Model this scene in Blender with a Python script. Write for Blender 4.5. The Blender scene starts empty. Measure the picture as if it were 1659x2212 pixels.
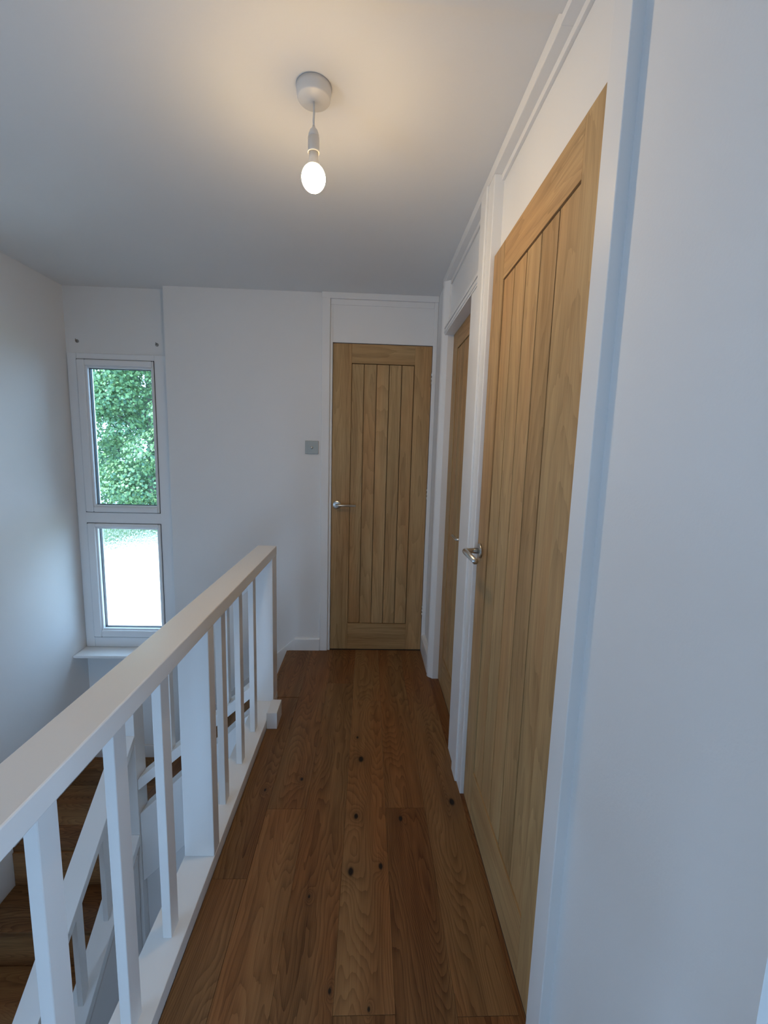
import bpy, bmesh, math, random
from mathutils import Vector, Matrix
random.seed(7)
C = bpy.context.scene.collection
SC = bpy.context.scene

# ---------------------------------------------------------------- camera
cam_d = bpy.data.cameras.new('camera'); cam = bpy.data.objects.new('camera', cam_d); C.objects.link(cam)
cam_d.sensor_fit = 'VERTICAL'; cam_d.sensor_height = 36.0; cam_d.lens = 36.0 * 934.34 / 2212
cam_d.clip_start = 0.02; cam_d.clip_end = 200
_r = Vector((0.9989758, -0.03597102, 0.02744888)); _u = Vector((-0.02227255, 0.13713616, 0.99030178)); _f = Vector((0.0393864, 0.98989886, -0.13619454))
cam.matrix_world = Matrix(((_r.x, _u.x, -_f.x, 0), (_r.y, _u.y, -_f.y, 0), (_r.z, _u.z, -_f.z, 1.3285), (0, 0, 0, 1)))
SC.camera = cam

# ---------------------------------------------------------------- world, sun, portals, exposure
SKY = 6.5
SUN = 7.0
BULB = 315.0
w = bpy.data.worlds.new('sky'); SC.world = w; w.use_nodes = True
bg = w.node_tree.nodes['Background']; bg.inputs[0].default_value = (0.41, 0.66, 1.0, 1); bg.inputs[1].default_value = SKY
sd = bpy.data.lights.new('sun', 'SUN'); sd.energy = SUN; sd.angle = math.radians(1.0); sd.color = (1, 0.95, 0.86)
sun = bpy.data.objects.new('sun', sd); C.objects.link(sun)
sun.rotation_euler = Vector((0.45, 0.22, -0.82)).to_track_quat('-Z', 'Y').to_euler()

def portal(name, loc, direction, sx, sy):
    d = bpy.data.lights.new(name, 'AREA'); d.shape = 'RECTANGLE'; d.size = sx; d.size_y = sy
    d.cycles.is_portal = True
    o = bpy.data.objects.new(name, d); C.objects.link(o); o.location = loc
    o.rotation_euler = Vector(direction).to_track_quat('-Z', 'Z').to_euler()
    return o
portal('daylight_portal', (-1.55, 2.95, 0.93), (0, -1, 0), 0.56, 1.86)
portal('daylight_portal', (-1.93, -0.15, 0.62), (1, 0, 0), 1.0, 1.04)
portal('daylight_portal', (1.95, -0.675, 1.1), (-1, 0, 0), 1.25, 1.6)
portal('daylight_portal', (-0.05, -2.55, 0.65), (0, 1, 0), 0.7, 0.9)
portal('daylight_portal', (-1.2, -2.55, -1.4), (0, 1, 0), 1.0, 1.9)

SC.view_settings.view_transform = 'Standard'; SC.view_settings.look = 'None'
SC.view_settings.exposure = 0.2; SC.view_settings.gamma = 1.0; SC.view_settings.use_curve_mapping = False
try:
    SC.cycles.max_bounces = 12; SC.cycles.diffuse_bounces = 8; SC.cycles.transparent_max_bounces = 12
    SC.cycles.sample_clamp_indirect = 6
except Exception: pass

# ---------------------------------------------------------------- helpers
ORG = {}
class MB:
    def __init__(s):
        s.bm = bmesh.new(); s.uv = s.bm.loops.layers.uv.new('UVMap'); s.rl = s.bm.faces.layers.float.new('rnd'); s.T = None
    def _fin(s, faces, along=None, rnd=0.0, off=(0, 0)):
        ax = along
        for f in faces:
            f[s.rl] = rnd
            n = f.normal
            if ax is None: continue
            na = max(range(3), key=lambda i: abs(n[i]))
            cr = [i for i in range(3) if i != ax and i != na]
            c = cr[0] if na != ax else [i for i in range(3) if i != ax][0]
            for l in f.loops:
                co = l.vert.co
                v = co[ax] if na != ax else co[[i for i in range(3) if i != ax][1]]
                l[s.uv].uv = (co[c] + off[0], v + off[1])
    def box(s, x0, x1, y0, y1, z0, z1, bev=0.0, along=None, rnd=0.0, off=(0, 0), seg=2):
        b = bmesh.new()
        bmesh.ops.create_cube(b, size=1)
        for v in b.verts:
            v.co = ((x0 + x1) / 2 + v.co.x * abs(x1 - x0), (y0 + y1) / 2 + v.co.y * abs(y1 - y0), (z0 + z1) / 2 + v.co.z * abs(z1 - z0))
        if bev > 0: bmesh.ops.bevel(b, geom=list(b.edges), offset=bev, segments=seg, profile=0.5, affect='EDGES')
        return s.merge(b, along, rnd, off)
    def merge(s, b, along=None, rnd=0.0, off=(0, 0), smooth=False):
        b.normal_update()
        vm = {}
        fs = []
        for v in b.verts: vm[v] = s.bm.verts.new(v.co)
        for f in b.faces:
            nf = s.bm.faces.new([vm[v] for v in f.verts]); nf.smooth = smooth; fs.append(nf)
        b.free()
        for f in fs: f.normal_update()
        s._fin(fs, along, rnd, off)
        if s.T:
            for v in vm.values(): v.co = s.T(v.co)
        return fs
    def prism(s, pts, axis, a, b_, bev=0.0, along=None, rnd=0.0, off=(0, 0)):
        """extrude the polygon pts (pairs in the two other axes, in xyz order) along axis from a to b_"""
        b = bmesh.new(); ot = [i for i in range(3) if i != axis]
        def mk(p, t):
            c = [0, 0, 0]; c[axis] = t; c[ot[0]] = p[0]; c[ot[1]] = p[1]; return b.verts.new(c)
        A = [mk(p, a) for p in pts]; B = [mk(p, b_) for p in pts]; n = len(pts)
        b.faces.new(A); b.faces.new(B[::-1])
        for i in range(n): b.faces.new((A[i], B[i], B[(i + 1) % n], A[(i + 1) % n]))
        bmesh.ops.recalc_face_normals(b, faces=b.faces)
        if bev > 0: bmesh.ops.bevel(b, geom=list(b.edges), offset=bev, segments=2, profile=0.5, affect='EDGES')
        return s.merge(b, along, rnd, off)
    def lathe(s, prof, M=Matrix(), seg=40, smooth=True, caps=True):
        """prof: list of (radius, height) revolved about local Z, then placed by matrix M"""
        b = bmesh.new(); rings = []
        for r_, h in prof:
            rings.append([b.verts.new(M @ Vector((max(r_, 1e-5) * math.cos(2 * math.pi * k / seg), max(r_, 1e-5) * math.sin(2 * math.pi * k / seg), h))) for k in range(seg)])
        for i in range(len(rings) - 1):
            for k in range(seg):
                b.faces.new((rings[i][k], rings[i][(k + 1) % seg], rings[i + 1][(k + 1) % seg], rings[i + 1][k]))
        if caps: b.faces.new(rings[0][::-1]); b.faces.new(rings[-1])
        bmesh.ops.recalc_face_normals(b, faces=b.faces)
        return s.merge(b, smooth=smooth)
    def tube(s, pts, r_, seg=20, smooth=True):
        b = bmesh.new(); rings = []; pts = [Vector(p) for p in pts]
        up = Vector((0.123, 0.31, 0.94))
        for i, p in enumerate(pts):
            d = (pts[min(i + 1, len(pts) - 1)] - pts[max(i - 1, 0)]).normalized()
            x = d.cross(up).normalized(); y = x.cross(d)
            rings.append([b.verts.new(p + r_ * (x * math.cos(2 * math.pi * k / seg) + y * math.sin(2 * math.pi * k / seg))) for k in range(seg)])
        for i in range(len(rings) - 1):
            for k in range(seg):
                b.faces.new((rings[i][k], rings[i][(k + 1) % seg], rings[i + 1][(k + 1) % seg], rings[i + 1][k]))
        b.faces.new(rings[0][::-1]); b.faces.new(rings[-1])
        bmesh.ops.recalc_face_normals(b, faces=b.faces)
        return s.merge(b, smooth=smooth)
    def build(s, name, mat, parent=None, origin=None):
        bm = s.bm
        if s.T: bmesh.ops.recalc_face_normals(bm, faces=bm.faces)
        if origin is None:
            if parent: origin = ORG[parent.name]
            else:
                xs = [v.co for v in bm.verts]
                origin = Vector(((min(v.x for v in xs) + max(v.x for v in xs)) / 2, (min(v.y for v in xs) + max(v.y for v in xs)) / 2, min(v.z for v in xs)))
        origin = Vector(origin)
        bmesh.ops.translate(bm, verts=bm.verts, vec=-origin)
        me = bpy.data.meshes.new(name); bm.to_mesh(me); bm.free()
        if mat: me.materials.append(mat)
        o = bpy.data.objects.new(name, me); C.objects.link(o)
        if parent: o.parent = parent; o.location = origin - ORG[parent.name]
        else: o.location = origin
        ORG[o.name] = origin
        return o

def tag(o, label=None, cat=None, group=None, kind=None):
    if label: o['label'] = label
    if cat: o['category'] = cat
    if group: o['group'] = group
    if kind: o['kind'] = kind
    return o
def empty(name, loc, **k):
    o = bpy.data.objects.new(name, None); C.objects.link(o); o.location = loc; o.empty_display_size = 0.05
    ORG[o.name] = Vector(loc); return tag(o, **k)

# ---------------------------------------------------------------- materials
def newmat(name):
    m = bpy.data.materials.new(name); m.use_nodes = True; nt = m.node_tree; b = nt.nodes['Principled BSDF']; return m, nt, b
def N(nt, t, **k):
    n = nt.nodes.new(t)
    for a, v in k.items(): setattr(n, a, v)
    return n
def mth(nt, op, a, b=None, c=None):
    n = nt.nodes.new('ShaderNodeMath'); n.operation = op
    for i, v in enumerate((a, b, c)):
        if v is None: continue
        if isinstance(v, (int, float)): n.inputs[i].default_value = v
        else: nt.links.new(v, n.inputs[i])
    return n.outputs[0]
def paint(name, col, rough, bump=0.0, bscale=300, spec=0.5, stretch=None):
    m, nt, b = newmat(name); L = nt.links.new
    tc = N(nt, 'ShaderNodeTexCoord'); src = tc.outputs['Object']
    if stretch:
        mp = N(nt, 'ShaderNodeMapping'); mp.inputs['Scale'].default_value = stretch; L(src, mp.inputs[0]); src = mp.outputs[0]
    n = N(nt, 'ShaderNodeTexNoise'); n.inputs['Scale'].default_value = bscale; n.inputs['Detail'].default_value = 3; L(src, n.inputs['Vector'])
    n2 = N(nt, 'ShaderNodeTexNoise'); n2.inputs['Scale'].default_value = 2.5; n2.inputs['Detail'].default_value = 2; L(tc.outputs['Object'], n2.inputs['Vector'])
    mr = N(nt, 'ShaderNodeMixRGB'); mr.inputs[1].default_value = (*[c * 0.97 for c in col], 1); mr.inputs[2].default_value = (*[min(1, c * 1.02) for c in col], 1)
    L(n2.outputs[0], mr.inputs[0]); L(mr.outputs[0], b.inputs['Base Color'])
    b.inputs['Roughness'].default_value = rough; b.inputs['Specular IOR Level'].default_value = spec
    if bump:
        bp = N(nt, 'ShaderNodeBump'); bp.inputs['Strength'].default_value = bump; bp.inputs['Distance'].default_value = 0.002
        L(n.outputs[0], bp.inputs['Height']); L(bp.outputs[0], b.inputs['Normal'])
    return m
def wood(name, dark, light, rings=34.0, ringstr=0.35, rough=0.45, knots=(), su=8.0, sv=0.75, tint=0.0, redtint=(1, 1, 1)):
    m, nt, b = newmat(name); L = nt.links.new
    uv = N(nt, 'ShaderNodeUVMap'); uv.uv_map = 'UVMap'
    at = N(nt, 'ShaderNodeAttribute'); at.attribute_name = 'rnd'; rnd = at.outputs['Fac']
    sp = N(nt, 'ShaderNodeSeparateXYZ'); L(uv.outputs[0], sp.inputs[0]); u, v = sp.outputs[0], sp.outputs[1]
    def vec(a, b_, c):
        cb = N(nt, 'ShaderNodeCombineXYZ')
        for i, q in enumerate((a, b_, c)):
            if isinstance(q, (int, float)): cb.inputs[i].default_value = q
            else: L(q, cb.inputs[i])
        return cb.outputs[0]
    z = mth(nt, 'MULTIPLY', rnd, 57.0)
    n1 = N(nt, 'ShaderNodeTexNoise'); n1.inputs['Scale'].default_value = 1; n1.inputs['Detail'].default_value = 2.0; n1.inputs['Roughness'].default_value = 0.35
    L(vec(mth(nt, 'MULTIPLY', u, su), mth(nt, 'MULTIPLY', v, sv), z), n1.inputs['Vector'])
    # small waviness of the growth rings
    n3 = N(nt, 'ShaderNodeTexNoise'); n3.inputs['Scale'].default_value = 1; n3.inputs['Detail'].default_value = 2.0
    L(vec(mth(nt, 'MULTIPLY', u, 40.0), mth(nt, 'MULTIPLY', v, 7.0), z), n3.inputs['Vector'])
    h = mth(nt, 'ADD', n1.outputs[0], mth(nt, 'MULTIPLY', n3.outputs[0], 0.035))
    kn = None
    for (kx, ky, kr) in knots:
        dx = mth(nt, 'DIVIDE', mth(nt, 'SUBTRACT', u, kx), kr)
        dy = mth(nt, 'DIVIDE', mth(nt, 'SUBTRACT', v, ky), kr * 1.7)
        d2 = mth(nt, 'ADD', mth(nt, 'MULTIPLY', dx, dx), mth(nt, 'MULTIPLY', dy, dy))
        e1 = mth(nt, 'EXPONENT', mth(nt, 'MULTIPLY', d2, -0.09))
        h = mth(nt, 'ADD', h, mth(nt, 'MULTIPLY', e1, 0.09))
        e2 = mth(nt, 'EXPONENT', mth(nt, 'MULTIPLY', mth(nt, 'MULTIPLY', d2, d2), -1.0))
        e2 = mth(nt, 'ADD', mth(nt, 'MULTIPLY', e2, 1.0), mth(nt, 'MULTIPLY', e1, 0.20))
        kn = e2 if kn is None else mth(nt, 'ADD', kn, e2)
    ring = mth(nt, 'FRACT', mth(nt, 'MULTIPLY', h, rings))
    ring = mth(nt, 'POWER', ring, 2.2)
    # fine straight pores
    n2 = N(nt, 'ShaderNodeTexNoise'); n2.inputs['Scale'].default_value = 1; n2.inputs['Detail'].default_value = 4.0
    L(vec(mth(nt, 'MULTIPLY', u, 420.0), mth(nt, 'MULTIPLY', v, 9.0), z), n2.inputs['Vector'])
    n4 = N(nt, 'ShaderNodeTexNoise'); n4.inputs['Scale'].default_value = 1; n4.inputs['Detail'].default_value = 3.0
    L(vec(mth(nt, 'MULTIPLY', u, 30.0), mth(nt, 'MULTIPLY', v, 1.6), z), n4.inputs['Vector'])
    fib = mth(nt, 'SUBTRACT', n2.outputs[0], 0.5)
    f = mth(nt, 'ADD', mth(nt, 'MULTIPLY', ring, -ringstr), 0.62)
    f = mth(nt, 'ADD', f, mth(nt, 'MULTIPLY', fib, 0.75))
    f = mth(nt, 'ADD', f, mth(nt, 'MULTIPLY', mth(nt, 'SUBTRACT', n4.outputs[0], 0.5), 0.8))
    rv = N(nt, 'ShaderNodeTexWhiteNoise'); rv.noise_dimensions = '1D'; L(z, rv.inputs['W'])
    if tint: f = mth(nt, 'ADD', f, mth(nt, 'MULTIPLY', mth(nt, 'SUBTRACT', rv.outputs['Value'], 0.5), tint))
    mx = N(nt, 'ShaderNodeMixRGB'); mx.use_clamp = True; L(f, mx.inputs[0]); mx.inputs[1].default_value = (*dark, 1); mx.inputs[2].default_value = (*light, 1)
    col = mx.outputs[0]
    # slow drift towards a redder tone, as in oak boards
    m2 = N(nt, 'ShaderNodeMixRGB'); m2.blend_type = 'MULTIPLY'; L(col, m2.inputs[1]); m2.inputs[2].default_value = (*redtint, 1)
    n5 = N(nt, 'ShaderNodeTexNoise'); n5.inputs['Scale'].default_value = 1; n5.inputs['Detail'].default_value = 1.0
    L(vec(mth(nt, 'MULTIPLY', u, 5.0), mth(nt, 'MULTIPLY', v, 1.1), mth(nt, 'ADD', z, 9.0)), n5.inputs['Vector'])
    cr = N(nt, 'ShaderNodeMapRange'); cr.inputs[1].default_value = 0.4; cr.inputs[2].default_value = 0.65; L(n5.outputs[0], cr.inputs[0]); L(cr.outputs[0], m2.inputs[0]); col = m2.outputs[0]
    if kn is not None:
        m3 = N(nt, 'ShaderNodeMixRGB'); m3.use_clamp = True; L(kn, m3.inputs[0]); L(col, m3.inputs[1]); m3.inputs[2].default_value = (0.012, 0.008, 0.006, 1); col = m3.outputs[0]
    L(col, b.inputs['Base Color']); b.inputs['Roughness'].default_value = rough
    b.inputs['Specular IOR Level'].default_value = 0.24
    bp = N(nt, 'ShaderNodeBump'); bp.inputs['Strength'].default_value = 0.12; bp.inputs['Distance'].default_value = 0.001
    L(f, bp.inputs['Height']); L(bp.outputs[0], b.inputs['Normal'])
    return m
def metal(name, col, rough):
    m, nt, b = newmat(name); L = nt.links.new
    b.inputs['Base Color'].default_value = (*col, 1); b.inputs['Metallic'].default_value = 1; b.inputs['Roughness'].default_value = rough
    tc = N(nt, 'ShaderNodeTexCoord'); n = N(nt, 'ShaderNodeTexNoise'); n.inputs['Scale'].default_value = 400; L(tc.outputs['Object'], n.inputs['Vector'])
    mr = N(nt, 'ShaderNodeMapRange'); mr.inputs[3].default_value = rough * 0.85; mr.inputs[4].default_value = rough * 1.2; L(n.outputs[0], mr.inputs[0]); L(mr.outputs[0], b.inputs['Roughness'])
    return m
WALL = paint('wall_paint', (0.76, 0.755, 0.745), 0.75, 0.10, 180, 0.3)
CEIL = paint('ceiling_paint', (0.76, 0.755, 0.745), 0.85, 0.06, 150, 0.2)
GLOSS = paint('white_gloss', (0.80, 0.80, 0.79), 0.28, 0.05, 60, 0.5, (1, 1, 0.12))
SATIN = paint('white_satin', (0.78, 0.775, 0.765), 0.5, 0.04, 90, 0.4)
UPVC = paint('white_upvc', (0.78, 0.79, 0.80), 0.32, 0.0, 50, 0.5)
PLASTIC = paint('white_plastic', (0.72, 0.70, 0.67), 0.35, 0.0, 50, 0.5)
GASKET_SHADE = paint('black_rubber_gap_shade', (0.02, 0.02, 0.03), 0.5)  # rubber of the glazing gaskets, also the painted shade in the sash gaps
DARK = paint('gap_shade', (0.02, 0.015, 0.012), 0.9)  # near-black that paints the shade under the doors
STEEL = metal('satin_steel', (0.62, 0.61, 0.58), 0.28)
SWITCHM = metal('brushed_nickel', (0.36, 0.36, 0.33), 0.42)
KN = [(-0.015, 1.426, 0.0075), (0.148, 1.415, 0.0068), (-0.026, 1.214, 0.0088), (0.07, 1.231, 0.0068), (0.352, 1.49, 0.0102), (-0.241, 1.609, 0.0054),
      (-0.021, 1.87, 0.0048), (-0.066, 0.905, 0.0041), (0.031, 0.868, 0.0034), (-0.376, 1.553, 0.0041), (-0.148, 1.137, 0.0034), (-0.002, 1.725, 0.0109)]
OAKF = wood('oak_floor', (0.080, 0.034, 0.011), (0.325, 0.172, 0.070), 40, 0.34, 0.46, KN, 7.0, 1.1, 0.5, (1.0, 0.80, 0.68))
OAKD = wood('oak_veneer', (0.21, 0.125, 0.050), (0.58, 0.39, 0.19), 22, 0.22, 0.5, (), 6.0, 0.55, 0.22, (1.0, 0.88, 0.80))

def st(o): o['kind'] = 'structure'; return o
CZ = 2.275          # ceiling height
FX0 = -0.501        # landing edge at the stair head
# ================================================================ SETTING
# ---- landing floor: oak boards running towards the far door
seams = [-0.501, -0.348, -0.204, -0.055, 0.0945, 0.243, 0.392, 0.46]
joints = {0: [1.194, -0.6], 1: [1.46, 0.2], 2: [0.1, 2.35], 3: [0.857, 2.176, -0.9], 4: [1.463, 0.0], 5: [0.85, -0.7], 6: [0.3]}
f = MB()
f.box(-0.455, 0.46, -2.5, 2.80, -0.24, -0.0165)
f.box(-0.500, -0.455, 2.205, 2.775, -0.24, -0.0165)
for i in range(len(seams) - 1):
    x0, x1 = seams[i], seams[i + 1]
    ys = [-2.5] + sorted(joints[i]) + [2.795]
    for k in range(len(ys) - 1):
        a, b_ = ys[k], ys[k + 1]; r0 = random.random()
        if i == 0:
            # against the balustrade, then the nosing at the stair head
            if a < 2.2: f.box(-0.4575, x1 - 0.0006, a + 0.0005, min(b_, 2.2), -0.016, 0, 0.0004, 1, r0, seg=1)
            if b_ > 2.2: f.box(x0, x1 - 0.0006, max(a, 2.205), 2.772, -0.016, 0, 0.0004, 1, r0, seg=1)
        else:
            f.box(x0 + 0.0002, x1 - 0.0002, a + 0.0004, b_ - 0.0004, -0.016, 0, 0.0004, 1, r0, seg=1)
st(f.build('floor', OAKF))
f = MB(); f.box(-1.87, -0.56, -2.5, -0.30, -0.24, 0.0, along=1, rnd=.4); st(f.build('floor', OAKF))
f = MB(); f.box(0.465, 1.9, -2.5, 0.35, -0.24, 0.0, along=0, rnd=.2); st(f.build('floor', OAKF))
# ---- half landing and ground floor
HZ = -0.834
f = MB()
yy = 2.125
k = 0
while yy < 2.838:
    y2 = min(yy + 0.148, 2.838)
    f.box(-1.868, -1.21, yy + 0.0005, y2 - 0.0005, HZ - 0.016, HZ, 0.0007, 0, 0.11 + 0.17 * k, seg=1); yy = y2; k += 1
f.box(-1.868, -1.21, 2.125, 2.838, HZ - 0.2, HZ - 0.0165)
st(f.build('floor_landing', OAKF))
f = MB()
xx = -1.87; k = 0
while xx < 0.5:
    f.box(xx + 0.0005, xx + 0.1495, -2.5, 2.9, -2.52, -2.5, 0.0007, 1, (0.37 * k) % 1, seg=1); xx += 0.15; k += 1
st(f.build('floor_ground', OAKF))
# ---- ceiling with the slightly lower board near the camera
f = MB(); f.box(-2.0, 2.6, 1.036, 2.98, CZ, CZ + 0.3); f.box(-2.0, 2.6, -2.62, 1.036, CZ - 0.018, CZ + 0.3); st(f.build('ceiling', CEIL))
# ---- walls
f = MB(); f.box(-2.0, -1.87, 0.35, 2.98, -2.6, CZ); f.box(-2.0, -1.87, -2.62, -0.65, -2.6, CZ); f.box(-2.0, -1.87, -0.65, 0.35, -2.6, 0.10); f.box(-2.0, -1.87, -0.65, 0.35, 1.14, CZ); st(f.build('wall_left', WALL))
YF = 2.778
f = MB()
f.box(-1.245, -0.243, YF, YF + 0.2, -2.6, CZ); f.box(-0.243, 0.40, YF, YF + 0.2, 1.992, CZ); f.box(0.396, 0.60, YF, YF + 0.2, -0.24, CZ)
f.box(-0.243, 0.396, YF, YF + 0.2, -2.6, -0.002)
f.box(-0.243, 0.396, YF + 0.06, YF + 0.2, 0, 1.99)
st(f.build('wall_far', WALL))
# wall round the window: set back 62 mm
YW = 2.84
WX0, WX1, WZ0, WZ1 = -1.862, -1.262, -0.02, 1.884
f = MB()
f.box(-1.87, -1.245, YW, YW + 0.14, WZ1, CZ); f.box(-1.87, -1.245, YW, YW + 0.14, -2.6, WZ0 - 0.03)
f.box(-1.87, WX0, YW, YW + 0.14, WZ0 - 0.03, WZ1); f.box(WX1, -1.245, YW, YW + 0.14, WZ0 - 0.03, WZ1)
st(f.build('wall_window', WALL))
# right wall
f = MB()
f.box(0.4105, 0.56, 0.3536, 0.7475, -0.24, CZ - 0.018)             # near stretch
f.box(0.445, 0.56, 0.7475, 0.804, -0.24, CZ - 0.02)
f.box(0.445, 0.56, 1.536, 1.79, -0.24, CZ); f.box(0.426, 0.56, 0.804, 1.536, 2.0, CZ - 0.02); f.box(0.445, 0.56, 1.79, 2.43, 2.0, CZ)
f.box(0.410, 0.56, 2.47, YF, -0.24, CZ)
f.box(0.50, 0.56, 0.804, 1.536, 0, 2.0); f.box(0.50, 0.56, 1.79, 2.47, 0, 2.0)
st(f.build('wall_right', WALL))
f = MB()
f.box(0.4105, 0.56, -2.5, -0.48, -0.24, CZ - 0.018); f.box(0.4105, 0.56, -0.48, 0.3536, 2.0, CZ - 0.018)
st(f.build('wall_right_near', WALL))
# back wall with its added low window, bedroom beyond the right-hand opening, understairs walls
f = MB()
y0, y1 = -2.62, -2.5
f.box(-1.87, -0.40, y0, y1, 0, CZ); f.box(0.30, 2.6, y0, y1, 0, CZ); f.box(-0.40, 0.30, y0, y1, 0, 0.2); f.box(-0.40, 0.30, y0, y1, 1.1, CZ)
f.box(-1.87, -1.7, y0, y1, -2.6, 0); f.box(-0.7, 2.6, y0, y1, -2.6, -0.24); f.box(-1.7, -0.7, y0, y1, -0.45, 0)
st(f.build('wall_back', WALL))
f = MB()
f.box(1.9, 2.0, -2.5, -1.3, -0.24, CZ); f.box(1.9, 2.0, -0.05, 0.5, -0.24, CZ); f.box(1.9, 2.0, -1.3, -0.05, -0.24, 0.3); f.box(1.9, 2.0, -1.3, -0.05, 1.9, CZ)
f.box(0.56, 1.9, 0.3536, 0.48, -0.24, CZ)
st(f.build('wall_bedroom', WALL))
f = MB()
f.box(0.50, 0.60, -2.5, 2.9, -2.52, -0.24)
st(f.build('wall_ground', WALL))

# ================================================================ WINDOWS
def glass_clear():
    m, nt, b = newmat('clear_glass'); nt.nodes.remove(b); L = nt.links.new
    t = N(nt, 'ShaderNodeBsdfTransparent'); t.inputs[0].default_value = (0.93, 0.97, 0.97, 1); g = N(nt, 'ShaderNodeBsdfGlossy'); g.inputs['Roughness'].default_value = 0.02
    fr = N(nt, 'ShaderNodeFresnel'); fr.inputs[0].default_value = 1.55
    mx = N(nt, 'ShaderNodeMixShader'); L(fr.outputs[0], mx.inputs[0]); L(t.outputs[0], mx.inputs[1]); L(g.outputs[0], mx.inputs[2]); L(mx.outputs[0], nt.nodes['Material Output'].inputs[0]); return m
def glass_obscure():
    m, nt, b = newmat('obscure_glass'); nt.nodes.remove(b); L = nt.links.new
    t = N(nt, 'ShaderNodeBsdfTransparent'); t.inputs[0].default_value = (0.93, 0.98, 0.96, 1)
    g = N(nt, 'ShaderNodeBsdfRefraction'); g.inputs['Roughness'].default_value = 0.03; g.inputs['IOR'].default_value = 1.25
    tc = N(nt, 'ShaderNodeTexCoord'); mp = N(nt, 'ShaderNodeMapping'); mp.inputs['Scale'].default_value = (1, 1, 0.45); L(tc.outputs['Object'], mp.inputs[0])
    n = N(nt, 'ShaderNodeTexNoise'); n.inputs['Scale'].default_value = 95; n.inputs['Detail'].default_value = 3; n.inputs['Distortion'].default_value = 1.2; L(mp.outputs[0], n.inputs['Vector'])
    bp = N(nt, 'ShaderNodeBump'); bp.inputs['Strength'].default_value = 1.0; bp.inputs['Distance'].default_value = 0.0028; L(n.outputs[0], bp.inputs['Height']); L(bp.outputs[0], g.inputs['Normal'])
    mx = N(nt, 'ShaderNodeMixShader'); mx.inputs[0].default_value = 0.7; L(t.outputs[0], mx.inputs[1]); L(g.outputs[0], mx.inputs[2]); L(mx.outputs[0], nt.nodes['Material Output'].inputs[0]); return m
CLEAR = glass_clear(); OBSC = glass_obscure()
win = empty('window_1', (-1.56, YW, WZ0), kind='structure')
def ringframe(mb, x0, x1, z0, z1, wl, wr, wt, wb, y0, y1, bev=0.004):
    mb.box(x0, x0 + wl, y0, y1, z0, z1, bev); mb.box(x1 - wr, x1, y0, y1, z0, z1, bev)
    mb.box(x0 + wl, x1 - wr, y0, y1, z1 - wt, z1, bev); mb.box(x0 + wl, x1 - wr, y0, y1, z0, z0 + wb, bev)
f = MB(); ringframe(f, WX0, WX1, WZ0, WZ1, 0.056, 0.076, 0.036, 0.070, YW - 0.012, YW + 0.075)
f.box(WX0 + 0.05, WX1 - 0.07, YW - 0.012, YW + 0.075, 0.826, 0.897, 0.004); f.build('window_frame', UPVC, win)
def sash(x0, x1, z0, z1, gx0, gx1, gz0, gz1, gm):
    s_ = MB(); ringframe(s_, x0 + .0015, x1 - .0015, z0 + .0015, z1 - .0015, gx0 - x0 - 0.012, x1 - gx1 - 0.012, z1 - gz1 - 0.012, gz0 - z0 - 0.012, YW - 0.022, YW + 0.07, 0.007)
    so = s_.build('sash', UPVC, win)
    q_ = MB(); ringframe(q_, x0 - .0008, x1 + .0008, z0 - .0008, z1 + .0008, .0022, .0022, .0022, .0022, YW - 0.0135, YW + 0.0, 0); q_.build('sash_gap_shade', GASKET_SHADE, so)  # dark ring painting the shadow gap between frame and sash
    b_ = MB()
    for (a, b2, c, d) in ((gx0 - .012, gx0, gz0 - .012, gz1 + .012), (gx1, gx1 + .012, gz0 - .012, gz1 + .012)):
        b_.box(a, b2, YW - 0.010, YW + 0.03, c, d, 0.003)
    for (c, d) in ((gz0 - .012, gz0), (gz1, gz1 + .012)): b_.box(gx0, gx1, YW - 0.010, YW + 0.03, c, d, 0.003)
    b_.build('glazing_bead', UPVC, so)
    g_ = MB(); ringframe(g_, gx0 - .002, gx1 + .002, gz0 - .002, gz1 + .002, 0.005, 0.005, 0.005, 0.005, YW + 0.012, YW + 0.034, 0)
    g_.build('gasket', GASKET_SHADE, so)
    p_ = MB(); p_.box(gx0 - 0.004, gx1 + 0.004, YW + 0.035, YW + 0.041, gz0 - 0.004, gz1 + 0.004); p_.build('pane', gm, so)
sash(-1.806, -1.338, 0.897, 1.848, -1.746, -1.360, 0.944, 1.798, CLEAR)
sash(-1.806, -1.338, 0.050, 0.826, -1.744, -1.364, 0.111, 0.788, OBSC)
f = MB(); f.box(-1.869, -1.246, 2.700, YW + 0.03, -0.040, -0.021, 0.003); f.build('window_sill', GLOSS, win)
# unseen daylight openings: the bedroom window, and others added for their light
def plainwin(name, x0, x1, z0, z1, y0, y1, swap=False):
    e = empty(name, ((x0 + x1) / 2, (y0 + y1) / 2, z0) if not swap else ((y0 + y1) / 2, (x0 + x1) / 2, z0), kind='structure')
    f = MB()
    if swap: f.T = lambda c: Vector((c.y, c.x, c.z))
    ringframe(f, x0, x1, z0, z1, .05, .05, .05, .05, y0, y1, 0); f.box((x0 + x1) / 2 - .025, (x0 + x1) / 2 + .025, y0, y1, z0 + .05, z1 - .05)
    f.build('window_frame', UPVC, e)
plainwin('added_window_2', -0.65, 0.35, 0.10, 1.14, -1.98, -1.92, True)  # added on the left to light the right-hand wall
plainwin('window_3', -1.3, -0.05, 0.3, 1.9, 1.93, 1.98, True)
plainwin('added_window_5', -0.40, 0.30, 0.2, 1.1, -2.6, -2.53)  # added low in the back wall for more blue light near the floor
plainwin('added_window_4', -1.7, -0.7, -2.45, -0.45, -2.6, -2.53)  # added opening to light the ground floor and stairwell

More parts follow.
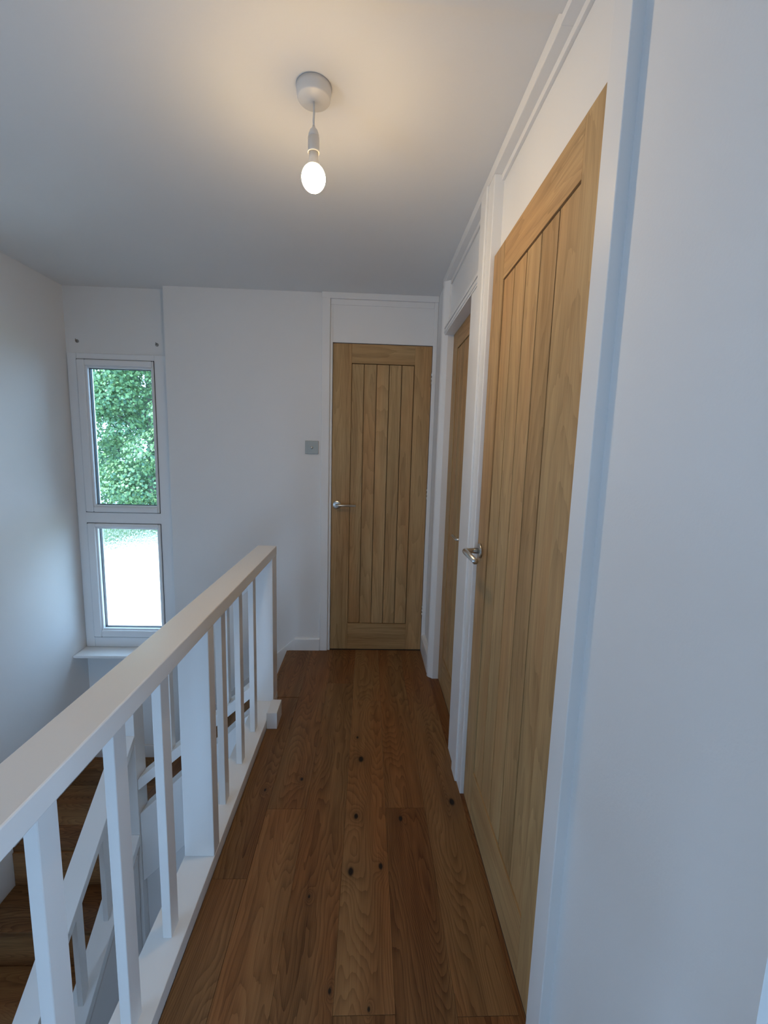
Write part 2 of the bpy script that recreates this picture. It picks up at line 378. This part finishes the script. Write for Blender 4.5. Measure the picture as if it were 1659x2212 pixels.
# ================================================================ DOORS
def wood_leaf(name, T, w_, parent, grooves, seed):
    """leaf of width w_: stiles, rails and five grooved boards; built in (a, d, z) and mapped by T"""
    rs = random.Random(seed); m = MB(); m.T = T
    g = grooves; z0, z1, p0, p1 = 0.007, 1.985, 0.187, 1.870
    t0 = -0.040
    m.box(0, g[0], t0, 0, z0, z1, 0.0015, 2, rs.random(), (rs.random(), 0)); m.box(g[-1], w_, t0, 0, z0, z1, 0.0015, 2, rs.random(), (rs.random() + 3, 0))
    m.box(g[0] + .0002, g[-1] - .0002, t0, -0.0004, p1, z1, 0.001, 0, rs.random(), (0, 2)); m.box(g[0] + .0002, g[-1] - .0002, t0, -0.0004, z0, p0, 0.001, 0, rs.random(), (1, 5))
    for i in range(len(g) - 1):
        a = g[i] + (0.0038 if i == 0 else 0.0024); b_ = g[i + 1] - (0.0038 if i == len(g) - 2 else 0.0024)
        m.box(a, b_, -0.032, -0.004, p0 + 0.0035, p1 - 0.0035, 0.0012, 2, rs.random(), (rs.random() * 5, rs.random() * 3))
    m.box(g[0], g[-1], t0 + .004, -0.029, p0, p1, 0, 2, 0.5)
    return m.build(name, OAKD, parent)
def lever_handle(parent, T, a, z, direction, neck, length, r_=0.0095):
    """round rose, neck and straight lever; T maps (a, d, z)"""
    h = None
    m = MB(); m.T = T
    prof = [(0.0001, 0), (0.026, 0), (0.026, 0.006), (0.0245, 0.0078), (0.012, 0.008), (0.0001, 0.008)]
    M = Matrix.Translation((a, 0, z)) @ Matrix.Rotation(-math.pi / 2, 4, 'X')
    m.lathe(prof, M, 36, True, False)
    rose = m.build('handle_rose', STEEL, parent)
    m = MB(); m.T = T
    pts = [(a, 0.006, z), (a, neck - 0.014, z)]
    for k in range(1, 7):
        t = k / 6 * math.pi / 2; pts.append((a + direction * 0.014 * (1 - math.cos(t)), neck - 0.014 + 0.014 * math.sin(t), z))
    pts.append((a + direction * length, neck, z + 0.001)); m.tube(pts, r_, 22)
    m.build('lever', STEEL, rose)
    return rose
def hinge(parent, T, a, z, hh=0.075):
    m = MB(); m.T = T
    for i in range(3):
        m.lathe([(0.0001, 0), (0.0055, 0), (0.0055, hh / 3 - .001), (0.0001, hh / 3 - .001)], Matrix.Translation((a, 0.004, z + i * hh / 3)), 16, True, False)
    m.box(a - 0.001, a + 0.002, -0.02, 0.004, z, z + hh)
    m.build('hinge', STEEL, parent)
# door 1: the far door
d1 = empty('door_1', (0.0765, YF, 0), kind='structure')
T1 = lambda c: Vector((-0.229 + c.x, YF - c.y, c.z))
wood_leaf('door_leaf', T1, 0.611, d1, [0.115, 0.193, 0.271, 0.349, 0.427, 0.506], 11)
lever_handle(d1, T1, 0.034, 0.987, 1, 0.048, 0.122, 0.0075)
for z in (1.755, 1.03, 0.245): hinge(d1, T1, 0.6135, z)
f = MB()
f.box(-0.298, -0.247, YF - 0.018, YF, 0, CZ, 0.004); f.box(-0.2465, -0.2315, YF - 0.007, YF + 0.05, 0, 2.239, 0.002)     # left casing and bead
f.box(0.3845, 0.409, YF - 0.012, YF + 0.05, 0, CZ, 0.002)                                                               # right lining
f.box(-0.2465, 0.3845, YF - 0.004, YF + 0.05, 1.989, 2.206, 0.0)                                                         # over-panel
f.box(-0.2465, 0.3845, YF - 0.010, YF + 0.02, 2.206, 2.239, 0.003); f.box(-0.298, 0.409, YF - 0.020, YF + 0.0, 2.239, CZ, 0.003)
f.build('door_frame', SATIN, d1)
f = MB(); f.box(-0.231, 0.384, YF + 0.0, YF + 0.058, 0.0005, 0.0055); f.build('under_door_shade', DARK, d1)  # dark strip standing in for shade in the gap under the leaf
# door 2: middle, recessed door in the right wall
X2 = 0.4445
d2 = empty('door_2', (X2, 2.10, 0), kind='structure')
T2 = lambda c: Vector((X2 - c.y, 1.797 + c.x, c.z))
wood_leaf('door_leaf', T2, 0.610, d2, [0.104, 0.184, 0.264, 0.344, 0.424, 0.502], 23)
lever_handle(d2, T2, 0.128, 0.943, 1, 0.034, 0.095, 0.0065)
f = MB()
f.prism([(0.383, 2.452), (0.383, 2.440), (0.388, 2.430), (0.400, 2.420), (0.412, 2.409), (0.4435, 2.409), (0.50, 2.409), (0.50, 2.474), (0.409, 2.474), (0.400, 2.470), (0.388, 2.466)], 2, 0, 2.240, 0.0)
f.box(0.383, 0.50, 1.594, 1.668, 0, 2.237, 0.004); f.box(0.393, 0.50, 1.668, 1.796, 0, 1.955, 0.003)
f.box(0.3905, 0.50, 1.668, 2.409, 1.990, 2.0); f.box(0.3905, 0.410, 1.668, 2.409, 1.968, 1.984, 0.003); f.box(0.395, 0.50, 1.668, 2.409, 1.960, 1.986, 0.0)
f.box(0.422, 0.50, 1.668, 2.409, 1.984, 2.216, 0.0)
f.build('door_frame', GLOSS, d2)
f = MB(); f.box(X2 + 0.001, X2 + 0.05, 1.797, 2.407, 0.0005, 0.0055); f.build('under_door_shade', DARK, d2)  # painted shade below the leaf
# door 3: nearest door
X3 = 0.4049
d3 = empty('door_3', (X3, 1.17, 0), kind='structure')
T3 = lambda c: Vector((X3 - c.y, 0.811 + c.x, c.z))
wood_leaf('door_leaf', T3, 0.716, d3, [0.104, 0.205, 0.304, 0.403, 0.501, 0.601], 37)
lever_handle(d3, T3, 0.674, 0.993, -1, 0.058, 0.158, 0.0098)
f = MB()
f.box(0.3884, 0.50, 0.7475, 0.8085, 0, CZ - 0.02, 0.002)
f.box(0.3905, 0.50, 1.5295, 1.5935, 0, 2.237, 0.003)
f.box(0.424, 0.50, 0.8085, 1.5295, 1.9885, 2.216, 0.0); f.box(0.3925, 0.41, 1.5305, 1.545, 0, 2.237, 0.002)
f.build('door_frame', GLOSS, d3)
f = MB(); f.box(X3 + 0.001, X3 + 0.05, 0.811, 1.5275, 0.0005, 0.0055); f.build('under_door_shade', DARK, d3)  # painted shade below this leaf too
# cornice moulding over the door panelling
f = MB()
f.box(0.3884, 0.425, 0.7475, 1.036, 2.237, CZ - 0.0185); f.box(0.3884, 0.425, 1.036, 2.500, 2.237, CZ - 0.0005, 0.002)
f.box(0.415, 0.43, 0.81, 2.409, 2.217, 2.237, 0.001)
st(f.build('trim_1', SATIN))
# skirtings
f = MB(); f.prism([(YF - 0.001, 0), (YF - 0.016, 0), (YF - 0.016, 0.076), (YF - 0.010, 0.086), (YF - 0.001, 0.086)], 0, -0.465, -0.299); st(f.build('baseboard_far', GLOSS))
f = MB(); f.prism([(0.410, 0), (0.385, 0), (0.385, 0.108), (0.392, 0.120), (0.410, 0.120)], 1, 2.476, YF - 0.001); st(f.build('baseboard_right', GLOSS))
f = MB(); f.box(-1.868, -1.25, YW - 0.015, YW - 0.001, HZ, HZ + 0.09, 0.003); st(f.build('baseboard_window', GLOSS))
f = MB(); f.box(-1.869, -1.855, 2.13, YW - 0.016, HZ, HZ + 0.09, 0.003); st(f.build('baseboard_left', GLOSS))

# ================================================================ STAIRS
RI, GO = 0.2085, 0.235
SL = RI / GO
stair = empty('staircase', (-0.85, 2.48, HZ), label='oak stair flight dropping left along the far wall to the half landing', cat='staircase', group=None)
for i in range(3):
    xn = FX0 - GO * i
    f = MB(); f.box(xn - GO - (0.014 if i < 2 else 0.0), xn - (0.001 if i else 0.015), 2.205, 2.760, -RI * (i + 1) - 0.03, -RI * (i + 1), 0.004, 1, 0.13 * i + .2); f.build('tread', OAKF, stair)
for i in range(4):
    xn = FX0 - GO * i + (0.0125 if i else 0.0)
    f = MB(); f.box(xn - 0.013, xn - 0.001, 2.206, 2.759, -RI * (i + 1) - 0.029, -RI * i - (0.031 if i else 0.0), 0, 1, .3 + .1 * i); f.build('riser', OAKF, stair)
def zp(x): return -SL * (FX0 - x)
f = MB(); xa, xb = -0.462, -1.243
f.prism([(xa, 0.084), (xb, 0.084 - SL * (xa - xb)), (xb, 0.084 - SL * (xa - xb) - 0.32), (-0.503, -0.30), (-0.503, -0.001), (xa, -0.001)][::-1], 1, YF - 0.0165, YF - 0.001, 0.003); f.build('wall_string', GLOSS, stair)
f = MB(); xa, xb = -0.553, -1.171
f.prism([(xa, -0.004), (xb, -0.612), (xb, -1.022), (xa, -0.425)][::-1], 1, 2.105, 2.204, 0.003); f.build('outer_string', SATIN, stair)
# lower flight towards the camera
Y20 = 2.124
def zq(y): return HZ - SL * (Y20 - y)
stair2 = empty('staircase', (-1.5, 1.3, -2.5), label='lower oak stair flight running down from the half landing along the left wall', cat='staircase')
for i in range(7):
    yn = Y20 - GO * i; z = HZ - RI * (i + 1)
    f = MB(); f.box(-1.855, -1.264, yn - GO - 0.014, yn - (0.001 if i else 0.015), z - 0.03, z, 0.004, 0, 0.21 * i + .05); f.build('tread', OAKF, stair2)
for i in range(8):
    yn = Y20 - GO * i + (0.0125 if i else 0); z = HZ - RI * i
    f = MB(); f.box(-1.854, -1.265, yn - 0.013, yn - 0.001, z - RI - 0.029, z - (0.031 if i else 0.017), 0, 0, .3 + .07 * i); f.build('riser', OAKF, stair2)
f = MB(); ya, yb = 2.090, 0.56
f.prism([(ya, zq(ya) + 0.02), (yb, zq(yb) + 0.02), (yb, zq(yb) - 0.30), (ya, zq(ya) - 0.30)], 0, -1.262, -1.185, 0.003); f.build('outer_string', SATIN, stair2)
f = MB(); f.prism([(2.122, zq(2.122) + 0.10), (yb, zq(yb) + 0.10), (yb, zq(yb) - 0.20), (2.122, zq(2.122) - 0.2)], 0, -1.869, -1.856, 0.002); f.build('wall_string', GLOSS, stair2)
# plastered walls under the two flights
f = MB()
xa, xb = -0.56, -1.171
f.prism([(xa, -2.5), (xa, -0.44), (xb, -1.026), (xb, -2.5)], 1, 2.140, 2.20)
st(f.build('wall_under_stairs', WALL))
f = MB()
f.prism([(ya, -2.5), (ya, zq(ya) - 0.305), (0.6, zq(0.6) - 0.305), (0.6, -2.5)], 0, -1.250, -1.19)
st(f.build('wall_under_lower_stairs', WALL))
# face of the landing floor towards the stairwell
f = MB(); f.box(-0.552, -0.4605, -0.30, 2.190, -0.26, 0.0005); st(f.build('trim_2', SATIN))

# ================================================================ BALUSTRADES
bal = empty('landing_balustrade', (-0.505, 1.1, 0), label='white landing balustrade beside the oak floor, nearest of the three, with wide flat handrail', cat='balustrade')
HX0, HX1 = -0.5535, -0.458
f = MB(); f.box(HX0, HX1, -0.30, 2.187, 0.795, 0.841, 0.003); f.build('handrail', GLOSS, bal)
f = MB(); f.box(HX0, HX1, -0.30, 2.187, 0.001, 0.045, 0.002)
f.build('base_rail', GLOSS, bal)
f = MB(); f.box(-0.4575, -0.408, 1.93, 2.045, 0.0005, 0.083, 0.002); f.build('end_block', GLOSS, bal)
f = MB(); f.box(HX0 + .002, HX1 - .001, 2.092, 2.186, 0.045, 0.795, 0.002); f.build('newel_post', GLOSS, bal)
for yc in (1.2515, 0.0):
    f = MB(); f.box(HX0 + .002, HX1 - .001, yc - 0.0235, yc + 0.0235, 0.045, 0.795, 0.002); f.build('flat_post', GLOSS, bal)
for yc in (1.870, 1.664, 1.458, 1.022, 0.828, 0.630, 0.42, 0.21):
    f = MB(); f.box(-0.512, -0.489, yc - 0.027, yc + 0.016, 0.045, 0.795, 0.0015); f.build('baluster', GLOSS, bal)

bal2 = empty('stair_balustrade', (-0.86, 2.15, HZ), label='white sloping balustrade on the upper stair flight beyond the landing rail', cat='balustrade')
def slope_x(name, za, zb, x0, x1, y0, y1, parent):
    f = MB(); f.prism([(x0, zp(x0) + za), (x1, zp(x1) + za), (x1, zp(x1) + zb), (x0, zp(x0) + zb)][::-1], 1, y0, y1, 0.002); return f.build(name, GLOSS, parent)
slope_x('handrail', 0.70, 0.745, -0.552, -1.171, 2.100, 2.190, bal2)
slope_x('bottom_rail', 0.123, 0.186, -0.556, -1.171, 2.100, 2.190, bal2)
f = MB(); f.box(-1.267, -1.172, 2.095, 2.190, -2.5, 0.06, 0.002); f.build('newel_post', GLOSS, bal2)
for xc in (-0.712, -0.862, -1.012):
    f = MB(); f.prism([(xc - .015, zp(xc - .015) + .184), (xc + .015, zp(xc + .015) + .184), (xc + .015, zp(xc + .015) + .702), (xc - .015, zp(xc - .015) + .702)], 1, 2.125, 2.165); f.build('baluster', GLOSS, bal2)
bal3 = empty('stair_balustrade', (-1.2, 1.3, -2.5), label='white balustrade with broad handrail running down over the lower flight, leftmost', cat='balustrade')
def slope_y(name, za, zb, y0, y1, x0, x1, parent):
    f = MB(); f.prism([(y0, zq(y0) + za), (y1, zq(y1) + za), (y1, zq(y1) + zb), (y0, zq(y0) + zb)], 0, x0, x1, 0.002); return f.build(name, GLOSS, parent)
slope_y('handrail', 0.660, 0.707, 2.094, 0.55, -1.267, -1.172, bal3)
slope_y('bottom_rail', 0.080, 0.134, 2.094, 0.55, -1.267, -1.172, bal3)
f = MB(); f.box(-1.266, -1.173, 0.455, 0.549, -2.5, -1.4, 0.002); f.build('newel_post', GLOSS, bal3)
for yc in (1.865, 1.66, 1.455, 1.25, 1.045, 0.84):
    f = MB(); f.prism([(yc - .021, zq(yc - .021) + .132), (yc + .021, zq(yc + .021) + .132), (yc + .021, zq(yc + .021) + .662), (yc - .021, zq(yc - .021) + .662)], 0, -1.226, -1.203); f.build('baluster', GLOSS, bal3)

# ================================================================ PENDANT LAMP
LX, LY = -0.164, 1.285
pend = empty('pendant_light', (LX, LY, CZ), label='lit bare bulb on short white cord from round ceiling rose', cat='ceiling light')
TL = Matrix.Translation((LX, LY, 0))
f = MB(); f.lathe([(0.0001, CZ - .0005), (0.0455, CZ - .0005), (0.0455, CZ - .014), (0.043, CZ - .029), (0.0405, CZ - .032), (0.012, CZ - .0335), (0.006, CZ - .036), (0.0001, CZ - .036)], TL, 48); f.build('ceiling_rose', PLASTIC, pend)
f = MB(); f.tube([(LX, LY, CZ - .034), (LX + .0006, LY, CZ - .06), (LX - .0004, LY, CZ - .08), (LX, LY, CZ - .10)], 0.0028, 12); f.build('cord', PLASTIC, pend)
f = MB(); f.lathe([(0.0001, 2.183), (0.0035, 2.183), (0.0045, 2.178), (0.010, 2.172), (0.0135, 2.163), (0.0143, 2.157), (0.0143, 2.1565), (0.0134, 2.156), (0.0134, 2.1545), (0.0150, 2.154), (0.0152, 2.122), (0.0158, 2.1205), (0.0158, 2.117), (0.0142, 2.117), (0.0140, 2.124), (0.0001, 2.124)], TL, 40); f.build('lamp_holder', PLASTIC, pend)
m, nt, b = newmat('lit_bulb'); b.inputs['Base Color'].default_value = (1, 1, 1, 1); b.inputs['Emission Color'].default_value = (1.0, 0.72, 0.40, 1); 
tc = N(nt, 'ShaderNodeTexCoord'); sx = N(nt, 'ShaderNodeSeparateXYZ'); nt.links.new(tc.outputs['Normal'], sx.inputs[0])
mr = N(nt, 'ShaderNodeMapRange'); mr.inputs[1].default_value = -0.45; mr.inputs[2].default_value = 0.35; mr.inputs[3].default_value = BULB; mr.inputs[4].default_value = BULB * 0.09
nt.links.new(sx.outputs[2], mr.inputs[0]); nt.links.new(mr.outputs[0], b.inputs['Emission Strength'])
BULBM = m
prof = [(0.0001, 2.0215)]
for k in range(1, 20):
    t = k / 24 * math.pi; prof.append((0.0318 * math.sin(t), 2.056 - 0.0345 * math.cos(t)))
f = MB(); f.lathe(prof, TL, 40); bulb = f.build('light_bulb', BULBM, pend)
f = MB(); f.lathe([(0.0192, 2.0835), (0.0170, 2.0875), (0.0140, 2.094), (0.0125, 2.102), (0.0115, 2.122)], TL, 32); f.build('bulb_cap', PLASTIC, bulb)

# ================================================================ SMALL THINGS
sw = empty('dimmer_switch', (-0.3565, YF, 1.307), label='square brushed metal dimmer switch on white wall left of the far oak door', cat='light switch')
f = MB(); f.box(-0.398, -0.315, YF - 0.006, YF - 0.0005, 1.307, 1.389, 0.0015); f.build('switch_plate', SWITCHM, sw)
f = MB(); f.lathe([(0.0001, 0), (0.0085, 0), (0.0082, 0.010), (0.007, 0.012), (0.0001, 0.0125)], Matrix.Translation((-0.3575, YF - 0.006, 1.347)) @ Matrix.Rotation(math.pi / 2, 4, 'X'), 28, True, False); f.build('dimmer_knob', STEEL, sw)
HOOKM = metal('dull_bracket', (0.35, 0.34, 0.32), 0.5)
for (x, z, lab) in ((-1.80, 1.954, 'small metal curtain bracket on wall above window, left of the pair'), (-1.320, 1.949, 'small metal curtain bracket on wall above window, right of the pair')):
    e = empty('curtain_bracket', (x, YW, z - 0.012), label=lab, cat='bracket', group='curtain brackets above the window')
    f = MB(); f.lathe([(0.0001, 0), (0.010, 0), (0.010, 0.003), (0.0085, 0.004), (0.0001, 0.004)], Matrix.Translation((x, YW - 0.0005, z)) @ Matrix.Rotation(math.pi / 2, 4, 'X'), 24, True, False); f.build('wall_plate', HOOKM, e)
    f = MB(); f.tube([(x, YW - 0.003, z), (x, YW - 0.014, z), (x + .002, YW - 0.020, z - 0.003), (x + .003, YW - 0.021, z + 0.005), (x + .003, YW - 0.021, z + 0.010)], 0.0022, 10); f.build('hook', HOOKM, e)

# ================================================================ OUTSIDE
GR = paint('pale_chippings', (0.80, 0.79, 0.76), 0.9, 0.3, 60)
GRASS = paint('lawn', (0.10, 0.17, 0.05), 0.9, 0.3, 40)
f = MB(); f.box(-14, 10, 3.1, 30, -2.75, -2.62); st(f.build('ground', GRASS))
gar = empty('garage', (-2.3, 5.6, -2.62), label='low outbuilding with pale sunlit flat roof outside the obscured window pane', cat='outbuilding')
f = MB(); f.box(-4.6, -0.2, 3.35, 7.55, -2.62, -0.62); f.build('wall', paint('render_wall', (0.6, 0.58, 0.53), 0.9, 0.1, 40), gar)
f = MB(); f.box(-4.75, -0.05, 3.2, 7.75, -0.62, -0.52, 0.01); f.build('roof', GR, gar)
def leafmat():
    m, nt, b = newmat('leaves'); L = nt.links.new
    at = N(nt, 'ShaderNodeAttribute'); at.attribute_name = 'rnd'
    r_ = N(nt, 'ShaderNodeValToRGB'); r_.color_ramp.elements[0].color = (0.07, 0.17, 0.10, 1); r_.color_ramp.elements[1].color = (0.32, 0.50, 0.20, 1); L(at.outputs['Fac'], r_.inputs[0])
    L(r_.outputs[0], b.inputs['Base Color']); b.inputs['Roughness'].default_value = 0.45
    tr = N(nt, 'ShaderNodeBsdfTranslucent'); L(r_.outputs[0], tr.inputs[0])
    mx = N(nt, 'ShaderNodeMixShader'); mx.inputs[0].default_value = 0.3; L(b.outputs[0], mx.inputs[1]); L(tr.outputs[0], mx.inputs[2]); L(mx.outputs[0], nt.nodes['Material Output'].inputs[0])
    return m
LEAF = leafmat(); BARK = paint('bark', (0.20, 0.19, 0.16), 0.9, 0.5, 30)
hm, hnt, hb = newmat('dark_leaves'); hb.inputs['Base Color'].default_value = (0.03, 0.065, 0.03, 1); hb.inputs['Roughness'].default_value = 0.6
hat = N(hnt, 'ShaderNodeAttribute'); hat.attribute_name = 'rnd'; hr = N(hnt, 'ShaderNodeValToRGB'); hr.color_ramp.elements[0].color = (0.02, 0.05, 0.035, 1); hr.color_ramp.elements[1].color = (0.07, 0.13, 0.08, 1)
hnt.links.new(hat.outputs['Fac'], hr.inputs[0]); hnt.links.new(hr.outputs[0], hb.inputs['Base Color'])
import numpy as np
def foliage(name, clumps, n, size, seed, parent, leafm=None):
    rg = np.random.default_rng(seed); org = ORG[parent.name]
    V = []; F = []; R = []
    shape = np.array([(0, 0, 0), (0.32, 0.18, 0.05), (0.42, 0.55, 0.0), (0.16, 0.62, -0.02), (0.0, 1.0, -0.12), (-0.16, 0.62, -0.02), (-0.42, 0.55, 0.0), (-0.32, 0.18, 0.05)])
    tot = sum(c[3] ** 2 for c in clumps)
    for (cx, cy, cz, cr) in clumps:
        k = int(n * cr ** 2 / tot)
        d = rg.normal(size=(k, 3)); d /= np.linalg.norm(d, axis=1)[:, None]
        d[:, 2] *= 0.62
        rad = cr * (0.75 + 0.35 * rg.random(k) ** 0.6)
        P = np.array([cx, cy, cz]) + d * rad[:, None]
        for i in range(k):
            s_ = size * (0.6 + 0.7 * rg.random())
            nrm = Vector(d[i]) + Vector(rg.normal(size=3) * 0.55) + Vector((0, 0, 0.55)); nrm.normalize()
            t = nrm.cross(Vector(rg.normal(size=3))).normalized(); b_ = nrm.cross(t)
            base = len(V)
            for q in shape: V.append(tuple(Vector(P[i]) + (t * q[0] + b_ * q[1] + nrm * q[2]) * s_ - org))
            F.append(tuple(range(base, base + 8))); R.append(float(np.clip(0.5 + 0.28 * rg.normal(), 0, 1)))
    me = bpy.data.meshes.new(name); me.from_pydata(V, [], F); a = me.attributes.new('rnd', 'FLOAT', 'FACE'); a.data.foreach_set('value', R)
    me.materials.append(leafm or LEAF); o = bpy.data.objects.new(name, me); C.objects.link(o); o.parent = parent; ORG[o.name] = org
    return o
def tree(x, y, h_, spread, n, seed, label, group, low=0.0, leafm=None, size=0.075):
    rg = random.Random(seed)
    e = empty('tree', (x, y, -2.62), label=label, cat='tree', group=group)
    f = MB()
    f.lathe([(0.17, -2.62), (0.13, -1.0), (0.10, 0.8), (0.05, h_ * 0.75)], Matrix.Translation((x, y, 0)), 12); f.build('trunk', BARK, e)
    cl = []
    for k in range(44):
        a = rg.random() * 6.283; rr = spread * (rg.random() ** 0.6); z = low - 2.0 + (h_ - low + 2.0) * ((k * 0.618) % 1)
        cl.append((x + rr * math.cos(a), y + rr * 0.7 * math.sin(a), z, 0.45 + 0.45 * rg.random()))
    for k in range(9):
        c = cl[k]; f = MB(); z0 = max(-1.6, c[2] - 0.9)
        f.tube([(x, y, z0), ((x + c[0]) / 2, (y + c[1]) / 2, (z0 + c[2]) / 2 + 0.1), (c[0], c[1], c[2])], 0.022, 6); f.build('branch', BARK, e)
    foliage('foliage', cl, n, size, seed, e, leafm)
tree(-5.3, 10.9, 4.9, 1.5, 60000, 3, 'bright leafy green tree outside, filling the clear upper window pane', 'trees outside the window')
tree(-8.3, 11.6, 5.2, 1.5, 16000, 5, 'leafy green tree outside at the left edge of the clear window pane', 'trees outside the window')
tree(-6.8, 15.0, 7.4, 3.0, 36000, 12, 'darker tree outside, seen in gaps behind the bright leafy one', 'trees outside the window', 0.3, hm, 0.17)

hed = empty('hedge', (-3.3, 8.35, -2.62), label='dark clipped hedge outside behind the pale flat roof, low in the window', cat='hedge')
cl = [(-5.6 + 0.42 * (k % 14), 8.35, -2.1 + 0.46 * (k // 14), 0.42) for k in range(14 * 4)]
foliage('foliage', cl, 16000, 0.10, 77, hed, hm)
for k in range(5):
    f = MB(); f.tube([(-5.2 + k * 1.0, 8.35, -2.62), (-5.2 + k * 1.0, 8.35, -1.2)], 0.05, 8); f.build('stem', BARK, hed)
